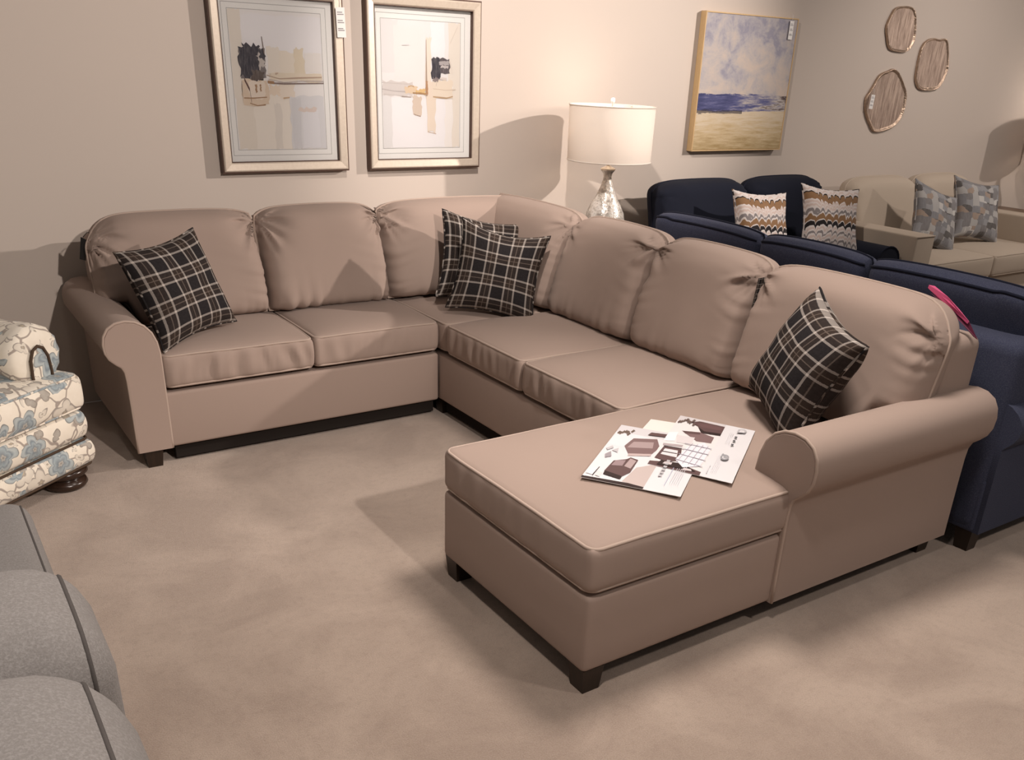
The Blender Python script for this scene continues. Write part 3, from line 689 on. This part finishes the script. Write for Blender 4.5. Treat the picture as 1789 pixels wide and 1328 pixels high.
a2 = [R_(0, 0, 1, 1, (.70, .68, .68)), rag(.0, 0, .2, .4, (.64, .63, .63)), rag(.15, .05, .5, .46, (.69, .67, .66)), rag(.62, 0, .8, .28, (.74, .74, .77)), rag(.84, 0, 1, 1, CR), rag(.78, .5, .9, 1, (.72, .69, .66)), rag(.05, .6, .8, 1, (.73, .72, .74)), rag(0, .58, .12, 1, (.62, .61, .61)), rag(.55, .12, .62, .5, (.68, .60, .50)),
      rag(.0, .47, .38, .58, (.52, .48, .46), .015), stroke([(0, .48), (.2, .485), (.36, .49)], .005, (.42, .38, .36)), stroke([(0, .53), (.15, .545), (.3, .55)], .008, (.36, .32, .31)), stroke([(.02, .57), (.15, .575), (.36, .59)], .006, (.44, .40, .38)), rag(.28, .51, .44, .56, (.60, .44, .28)), stroke([(.32, .51), (.36, .50), (.40, .51)], .01, (.42, .24, .10)), stroke([(.24, .585), (.36, .59)], .006, (.25, .2, .17)),
      rag(.42, .53, .54, .57, (.58, .36, .13)), stroke([(.38, .555), (.48, .56), (.55, .565)], .009, (.28, .14, .05)), rag(.38, .58, .49, .73, (.54, .43, .34)), stroke([(.39, .725), (.43, .735), (.48, .745)], .006, (.24, .15, .1)), rag(.56, .46, .67, .87, (.66, .55, .44)), stroke([(.57, .865), (.62, .875), (.68, .885)], .006, (.42, .3, .22)),
      ([(.552, .86), (.558, .86), (.57, .42), (.545, .42)], (.28, .20, .15)), rag(.545, .46, .575, .57, (.30, .14, .06), .006), rag(.64, .45, .90, .59, (.66, .56, .44)), stroke([(.64, .585), (.75, .59), (.82, .595), (.90, .58)], .008, (.33, .20, .10)), stroke([(.64, .52), (.8, .53), (.94, .525)], .003, (.45, .33, .24)),
      rag(.64, .28, .86, .40, (.05, .04, .045)), rag(.62, .28, .74, .44, BK, .015), rag(.72, .30, .85, .33, (.30, .27, .27), .006), rag(.74, .335, .84, .355, (.42, .38, .37), .006), rag(.64, .43, .71, .46, (.14, .11, .11), .012), stroke([(.69, .45), (.68, .50)], .012, (.2, .16, .15)), rag(.73, .43, .82, .45, (.55, .48, .44), .004), stroke([(.86, .30), (.90, .40), (.905, .5)], .004, (.48, .40, .34)), stroke([(.25, .19), (.34, .185)], .005, (.55, .54, .55)), ([(.86, .84), (.864, .84), (.96, .97), (.955, .97)], (.52, .46, .40))]
framed('champagne framed abstract print with a price tag, left one of the framed pair', 1.435, 2.105, 1.097, 1.938, a1, (.095, .563, .105, .736))
framed('champagne framed abstract print without a tag, nearer the table lamp', 2.237, 2.922, 1.096, 1.942, a2, (.092, .572, .104, .738))
def price_tag(label, ctr, w, h, rz=0, tilt=0):
    t = thing('price_tag', label, 'tag', ctr, rz, 'white price tags on the wall decor')
    obj('tag_card', rbox((-w/2, -.001, -h/2), (w/2, .001, h/2), .0008, 1), 'tag_white', t, smooth=False)
    P = [R_(-w*.36, h*v, w*(.36 if k % 2 else .22), h*v+h*.035, (.30, .29, .30)) for k, v in enumerate((.32, .25, .05, -.02, -.22, -.28))]
    pk = ink('printed_line', P, t, 'brochure_ink', lambda u, v, k: (u, -.0011-k, v), .00005, .0002); pk['kind'] = 'stuff'
    obj('string', tube([(0, 0, h/2), (.003, .003, h/2+.03), (0, .008, h/2+.045)], .0012, False, 5), 'tag_white', t)
    t.rotation_euler[1] = tilt
    return t
price_tag('white price tag hanging on the right edge of the left framed print', (2.088, 4.785, 1.80), .048, .135, 0, -.03)
# seascape canvas
t = thing('canvas_painting', 'seascape canvas in a gold wood frame between the table lamp and the bronze discs', 'picture', (5.04, WY, 1.155))
w, h = .875, .845
for lo, hi in (((-w/2, -.052, 0), (-w/2+.008, -.002, h)), ((w/2-.008, -.052, 0), (w/2, -.002, h)), ((-w/2+.008, -.052, 0), (w/2-.008, -.002, .008)), ((-w/2+.008, -.052, h-.008), (w/2-.008, -.002, h))):
    obj('frame_bar', rbox(lo, hi, .001, 1), 'gold_wood', t, smooth=False)
V, Fc = rbox((-w/2+.009, -.050, .009), (w/2-.009, -.006, h-.009), .002, 1, (1, 1, 1))
obj('painted_canvas', (V, Fc), 'seascape_paint', t, smooth=False, uv=[((p[0]+w/2)/w, p[2]/h) for p in V])
price_tag('white price tag at the upper right corner of the seascape canvas', (5.405, 4.792, 1.925), .04, .115, 0, .0)
# bronze wall discs
def aty(x, y, Y):
    d = Fw+Rr*((x-PPX)/FPX)-Uu*((y-PPY)/FPX); k = Y/d.y; return (d.x*k, CH+d.z*k)
discs = [('topmost', [(850, 45), (920, 55), (945, 110), (945, 220), (930, 320), (880, 385), (820, 390), (750, 365), (730, 270), (730, 190), (770, 100), (800, 60)]),
         ('rightmost', [(1080, 285), (1130, 295), (1170, 290), (1188, 340), (1185, 520), (1130, 640), (1085, 675), (980, 672), (945, 600), (960, 480), (990, 360), (1030, 305)]),
         ('lowest', [(780, 515), (820, 545), (860, 640), (875, 720), (850, 850), (800, 930), (740, 970), (640, 990), (600, 930), (570, 840), (572, 740), (600, 690), (630, 640), (680, 560), (740, 530)])]
for nm, P in discs:
    Q = [aty(1380+a/4.2836, b/4.2836, WY-.02) for a, b in P]
    n = len(Q); D = []
    for i in range(n):  # smooth closed outline (Catmull-Rom)
        p0, p1, p2, p3 = [Vector(Q[(i+k) % n]) for k in (-1, 0, 1, 2)]
        for k in range(4):
            s = k/4; D.append(.5*((2*p1)+(p2-p0)*s+(2*p0-5*p1+4*p2-p3)*s*s+(3*p1-p0-3*p2+p3)*s**3))
    c = sum(D, Vector((0, 0)))/len(D)
    t = thing('wall_disc', nm+' of the three irregular bronze wall discs', 'wall decor', (c.x, WY, c.y), 0, 'bronze wall discs')
    rings = [(1.0, -.002), (1.0, -.016), (.99, -.022), (.97, -.023), (.94, -.017), (.89, -.014)]
    V = []; Fc = []; m = len(D)
    for k, (s, y) in enumerate(rings):
        for i, p in enumerate(D): V.append(((p.x-c.x)*s, y-.003*nz(i*.6, k*.2, 3), (p.y-c.y)*s))
    for k in range(len(rings)-1):
        for i in range(m): Fc.append((k*m+i, k*m+(i+1) % m, (k+1)*m+(i+1) % m, (k+1)*m+i))
    obj('rim', (V, Fc), 'bronze_rim', t)
    V = [(0, -.010, 0)]; Fc = []
    for s in (.3, .6, .9):
        for p in D: V.append(((p.x-c.x)*s, -.010-.005*s*s, (p.y-c.y)*s))
    for i in range(m): Fc.append((0, 1+i, 1+(i+1) % m))
    for k in range(2):
        for i in range(m): Fc.append((1+k*m+i, 1+(k+1)*m+i, 1+(k+1)*m+(i+1) % m, 1+k*m+(i+1) % m))
    fix(obj('plate', (V, Fc), 'bronze', t))
p = aty(1523, 178, WY-.04); price_tag('white price tag on the lowest bronze wall disc', (p[0], WY-.042, p[1]), .045, .10, 0, .05)

# ------------------------------------------------------------------ table lamps on end tables
def end_table(label, x, y, h=.62, s=.56):
    t = thing('end_table', label, 'table', (x, y, 0))
    obj('table_top', rbox((-s/2, -s/2, h-.03), (s/2, s/2, h), .006, 2), 'table_wood', t)
    obj('apron', rbox((-s/2+.03, -s/2+.03, h-.10), (s/2-.03, s/2-.03, h-.031), .004, 2), 'table_wood', t)
    for a in (-1, 1):
        for b in (-1, 1): leg(t, a*(s/2-.045), b*(s/2-.045), .05, h-.1, .7, 'table_wood')
    return t
def table_lamp(label, x, y, z):
    t = thing('table_lamp', label, 'lamp', (x, y, z), 0, 'mercury glass table lamps')
    B = [(.055, 0), (.075, .004), (.08, .014), (.078, .022), (.095, .05), (.118, .10), (.124, .15), (.115, .205), (.088, .26), (.058, .31), (.038, .36), (.027, .395), (.024, .415), (.028, .435), (.041, .450), (.043, .454)]
    obj('glass_base', lathe(B, 40), 'mercury_glass', t)
    obj('neck_cap', lathe([(.043, .454), (.045, .457), (.044, .461), (.030, .468), (.012, .476), (.010, .50), (.010, .56)], 24), 'champagne_frame', t)
    sh = obj('shade', lathe([(.246, .505), (.250, .805), (.247, .805), (.243, .505)], 64, cap=False), 'lamp_linen', t)
    for r, z in ((.2465, .506), (.2495, .804)):
        obj('shade_trim', tube([(r*math.cos(a), r*math.sin(a), z) for a in [math.radians(6*i) for i in range(60)]], .0035, True), 'lamp_linen', sh)
    obj('harp', merge(tube([(0, .0, .55), (.045, 0, .60), (.055, 0, .68), (.03, 0, .77), (0, 0, .80)], .003), tube([(0, 0, .55), (-.045, 0, .60), (-.055, 0, .68), (-.03, 0, .77), (0, 0, .80)], .003),
        *[tube([(0, 0, .80), (.247*math.cos(a), .247*math.sin(a), .80)], .0025) for a in (.4, 2.5, 4.6)]), 'white_metal', t)
    pl_ = bpy.data.lights.new('lamp_bulb_light', 'POINT'); pl_.energy = 3.2; pl_.color = (1, .86, .76); pl_.shadow_soft_size = .03
    po = bpy.data.objects.new('lamp_bulb_light', pl_); COL.objects.link(po); po.location = (x, y, z+.70)
    obj('bulb', lathe([(.012, .56), (.014, .585), (.026, .61), (.031, .635), (.028, .655), (.010, .665)], 20), 'bulb_glass', t)
    obj('finial', lathe([(.004, .80), (.005, .815), (.011, .822), (.013, .832), (.009, .842), (.002, .846)], 16), 'white_metal', t)
    return t
LX, LY = 3.60, 4.44
end_table('small brown wooden end table under the lamp behind the sectional corner', LX, LY, .645, .42)
table_lamp('mercury glass table lamp with a white drum shade behind the sectional corner', LX, LY, .645)
end_table('brown wooden end table at the right edge beyond the beige loveseat', 8.33, 4.50, .62, .62)
table_lamp('table lamp with drum shade beyond the beige loveseat at the right edge', 8.80, 4.44, .62)

# ------------------------------------------------------------------ navy sofas
def roll_prof(w, top, roll, z0=.09, over=.05):
    P = [(0, z0), (0, top-roll*1.9)]
    cxr = (w-over)/2; r = roll
    for k in range(15):
        a = math.radians(210-240*k/14); P.append((cxr+(w/2+over/2)*math.cos(a), top-r+r*math.sin(a)))
    P += [(w, top-roll*1.9), (w, z0)]
    return P
def sofa(name, label, origin, rz, wd, dp, mats, n, seat_z=.47, arm_h=.63, back_h=.82, cush_h=1.0, arm_w=.2, roll=True, bc=None, wr=.8, foot=.24, dr=(.05, .05), bw=None, bi=0):
    """local: x along width (viewer right when facing it), y=0 front, y=dp back; faces -y"""
    fm, wm = mats; t = thing(name, label, 'sofa', origin, rz)
    obj('base', rbox((.02, .05, .09), (wd-.02, dp-.01, seat_z-.16), .015, 3), fm, t)
    obj('back_frame', rbox((.015+bi, dp-.24, .09), (wd-.015-bi, dp, back_h), .05, 4), fm, t)
    for k, (x0, m) in enumerate(((0, -1), (wd-arm_w, 1))):
        if roll:
            P = roll_prof(arm_w, arm_h, .095)
            ff = lambda p, tt, x0=x0: (x0+p[0], tt, p[1])
            a = fix(obj('arm', extrude(P, ff, [.0, .012, .05, dp*.5, dp-.02]), fm, t, auto=40))
            obj('piping', tube([ff(p, -.001) for p in P], .005), wm, a)
        else:
            a = obj('arm', rbox((x0, .0, .09), (x0+arm_w, dp-.02, arm_h), .015, 3), fm, t)
            obj('piping', tube([(x0+.006, 0, arm_h-.006), (x0+arm_w-.006, 0, arm_h-.006)], .005), wm, a)
    iw = (wd-2*arm_w)/n
    for i in range(n):
        x0 = arm_w+iw*i+.004; x1 = x0+iw-.008
        cushion(t, 'seat_cushion', (x0, .0, seat_z-.155), (x1, dp-.26, seat_z), fm, wm, .022, seed=i+21, m=8)
    bc = bc or [(arm_w*.35 if i == 0 else arm_w+iw*i, wd-arm_w*.35 if i == n-1 else arm_w+iw*(i+1)) for i in range(n)]
    for i, (x0, x1) in enumerate(bc):
        k = dict(wing='L', wing_z=arm_h+.01, wing_w=arm_w-x0) if x0 < arm_w-.01 else dict(wing='R', wing_z=arm_h+.01, wing_w=x1-(wd-arm_w)) if x1 > wd-arm_w+.01 else {}
        back_cushion(t, 'back_cushion', ((x0+x1)/2, dp-foot-.18), (1, 0, 0), (0, -1, 0), x1-x0-.006, seat_z+.01, cush_h, .21, fm, .24, seed=31+i, welt=wm, wr=wr, drop=dr, backwelt=bw, n=(40, 36), **k)
    for p in ((.06, .06), (wd-.06, .06), (.06, dp-.06), (wd-.06, dp-.06)): leg(t, *p, s=.07, h=.095)
    return t
# navy sofa standing back to back with the sectional: faces +x
sofa('sofa', 'navy blue sofa with its back against the back of the sectional', (4.02, 1.545, 0), math.radians(90), 2.19, .845, ('navy', 'navy_welt'), 3, cush_h=.985, back_h=.83, arm_h=.62, foot=.22, dr=(.012, .012), bw=.90)
sofa('loveseat', 'navy blue loveseat against the wall holding the two wave print pillows', (4.10, 3.80, 0), 0, 1.60, .98, ('navy_dark', 'navy_welt'), 2, cush_h=.995, back_h=.84, arm_h=.625, arm_w=.19, bi=.12, bc=[(-.03, .80), (.80, 1.56)])
sofa('loveseat', 'beige loveseat with track arms against the wall holding the patchwork pillows', (5.76, 3.73, 0), 0, 2.08, 1.05, ('oatmeal', 'oatmeal'), 2, seat_z=.485, cush_h=.965, back_h=.86, arm_h=.69, arm_w=.21, roll=False, wr=.4, bc=[(.22, 1.01), (1.03, 1.74)])
# their pillows
GW = 'wave print pillows on the navy loveseat'
throw_pillow('throw_pillow', 'brown and white wave print pillow on the navy loveseat, nearer the table lamp', (4.67, 4.15, .76), (-.1, -.9, .36), (0, 0, 1), -4, .44, .15, 'wave_print', 'wave_print', GW, 5)
throw_pillow('throw_pillow', 'brown and white wave print pillow on the navy loveseat, nearer the beige loveseat', (5.32, 4.13, .76), (-.25, -.9, .36), (0, 0, 1), -5, .46, .15, 'wave_print', 'wave_print', GW, 6)
GQ = 'patchwork pillows on the beige loveseat'
throw_pillow('throw_pillow', 'grey patchwork pillow on the beige loveseat, left one of the two', (6.52, 4.12, .715), (-.05, -.9, .42), (0, 0, 1), -20, .47, .15, 'patch_print', 'patch_print', GQ, 7)
throw_pillow('throw_pillow', 'grey patchwork pillow on the beige loveseat, right one of the two', (7.14, 4.17, .735), (-.15, -.9, .40), (0, 0, 1), -10, .48, .16, 'patch_print', 'patch_print', GQ, 8)

# ------------------------------------------------------------------ floral armchair (faces the sectional at an angle)
fa = thing('armchair', 'floral print armchair with dark bun feet left of the sectional', 'armchair', (.478, 3.83, 0), math.atan2(.61, .79))
FP, BW = 'floral_print', 'brown_welt'; AW = .96; AD = .92
def fl(o, off=(0, 0)): return boxuv(o, 1.0, off)
def bulge(p, lo, hi):
    q = np.array(p, float); c = (p[2]-lo[2])/(hi[2]-lo[2])*2-1; k = .014*(1-c*c)
    if p[1] < lo[1]+.03: q[1] -= k
    if p[0] > hi[0]-.03: q[0] += k
    return q
fl(obj('base', rbox((-AW, .0, .205), (0, AD, .325), .02, 3, (8, 8, 4), bulge), FP, fa), (.1, .2))
fl(obj('base', rbox((-AW-.005, -.008, .092), (.008, AD, .20), .02, 3, (8, 8, 4), bulge), FP, fa), (.5, .1))
for z, e in ((.2025, .006), (.094, .008)): obj('piping', tube(roundrect(-AW-e, e, -e, AD, .03, z), .005, True), BW, fa)
o = fl(cushion(fa, 'seat_cushion', (-AW+.005, -.02, .33), (.012, .62, .475), FP, FP, .02, seed=41, side=.016, r=.03), (.15, .45))
boxuv(o.children[0])
for x0 in (-.10, -AW+.10):
    V = []; Fc = []; nr = 28; rows = [(.065, .0), (.058, .30), (.06, .62), (.067, .86), (.082, 1), (.11, 1.02), (.19, 1.0), (.5, 1), (.75, 1), (.90, 1)]
    for yy, k in rows:
        for i in range(nr):
            a = 2*math.pi*i/nr; pl = 1-.05*(i % 2)*(1 if .5 < k and yy < .10 else .25 if yy < .2 else 0)
            V.append((x0+.125*k*pl*math.cos(a), yy, .558+.125*k*pl*math.sin(a)))
    for r in range(len(rows)-1):
        for i in range(nr): Fc.append((r*nr+i, r*nr+(i+1) % nr, (r+1)*nr+(i+1) % nr, (r+1)*nr+i))
    Fc.append(tuple((len(rows)-1)*nr+i for i in range(nr))[::-1])
    a = fix(fl(obj('arm', (V, Fc), FP, fa), (.3, .3)))
    P = [(-.045, .40), (-.047, .50), (-.042, .56), (-.025, .595), (0, .607), (.025, .595), (.042, .56), (.047, .50), (.045, .40)]
    pn = fl(obj('arm_panel', extrude(P, lambda p, y, x0=x0: (x0+p[0]-.01, y, p[1]), [.05, .065]), FP, fa, smooth=False), (.7, .6))
    obj('piping', tube([(x0+p[0]-.01, .049, p[1]) for p in P], .0065), BW, pn)
fl(obj('arm_base', rbox((-.18, .17, .30), (-.02, AD-.02, .52), .02, 2), FP, fa)); fl(obj('arm_base', rbox((-AW+.02, .17, .30), (-AW+.18, AD-.02, .52), .02, 2), FP, fa))
fl(obj('backrest', rbox((-AW+.03, .60, .30), (-.03, AD, .93), .07, 4, (6, 3, 6)), FP, fa), (.2, .7))
fl(back_cushion(fa, 'back_cushion', (-AW/2, .55), (1, 0, 0), (0, -1, 0), AW-.42, .48, .92, .17, FP, .2, seed=51, n=(24, 24)), (.4, .1))
for x, y in ((-.075, .075), (-AW+.075, .075), (-.075, AD-.08), (-AW+.075, AD-.08)):
    obj('bun_foot', lathe([(.05, 0), (.074, .004), (.084, .018), (.078, .034), (.062, .040), (.060, .045), (.074, .051), (.090, .066), (.084, .084), (.05, .095)], 28, x, y), 'bun_wood', fa)

# ------------------------------------------------------------------ grey lounge chair at the left foreground
gc = thing('lounge_chair', 'grey heathered upholstered lounge chair at the near left edge', 'chair', (-.25, 1.6, 0))
def gg(lo, hi, r, m, bul, name, welt=True):
    def df(p, lo_, hi_):
        a, b, c = [max(-1, min(1, (p[i]-lo_[i])/(hi_[i]-lo_[i])*2-1)) for i in range(3)]
        q = np.array(p, float); q[2] += bul*smooth01((c+.2)/1.2)*(1-b*b)*(1-a**4)
        return q
    o = obj(name, rbox(lo, hi, r, 5, m, df), 'heather_grey', gc); o.location = (.25, -1.6, 0)
    if welt:
        ph = math.radians(38); x = hi[0]-r+r*math.sin(ph); q = r*math.cos(ph); P = []
        y0, y1, zt = lo[1]+r, hi[1]-r, hi[2]-r; zb = max(lo[2]+r, zt-.22)
        P2 = [(y0-q, zb+(zt-zb)*k/4) for k in range(4)] + [(y0-q*math.cos(math.radians(t_)), zt+q*math.sin(math.radians(t_))) for t_ in range(0, 91, 15)]
        P2 += [(y0+(y1-y0)*k/14, zt+q) for k in range(1, 14)] + [(y1+q*math.sin(math.radians(t_)), zt+q*math.cos(math.radians(t_))) for t_ in range(0, 91, 15)] + [(y1+q, zt+(zb-zt)*k/4) for k in range(1, 5)]
        P = [tuple(df(np.array((x, y, z)), lo, hi)) for y, z in P2]
        obj('piping', tube(P, .0032), 'grey_welt', o)
    return o
gg((-.62, 1.40, .30), (.155, 2.70, .49), .06, (4, 14, 3), .035, 'seat_cushion')
gg((-.62, .70, .10), (.16, 2.62, .30), .03, (2, 2, 2), 0, 'base', False)
gg((-.62, 1.03, .42), (.125, 1.335, .99), .09, (4, 8, 6), .025, 'back_cushion')
gg((-.62, .70, .25), (.125, 1.11, .98), .13, (4, 8, 6), .03, 'headrest_roll')
for p in ((-.55, .78), (.10, .78), (-.55, 2.52), (.10, 2.52)):
    l_ = leg(gc, *p, s=.06, h=.105); l_.location = (.25, -1.6, 0)
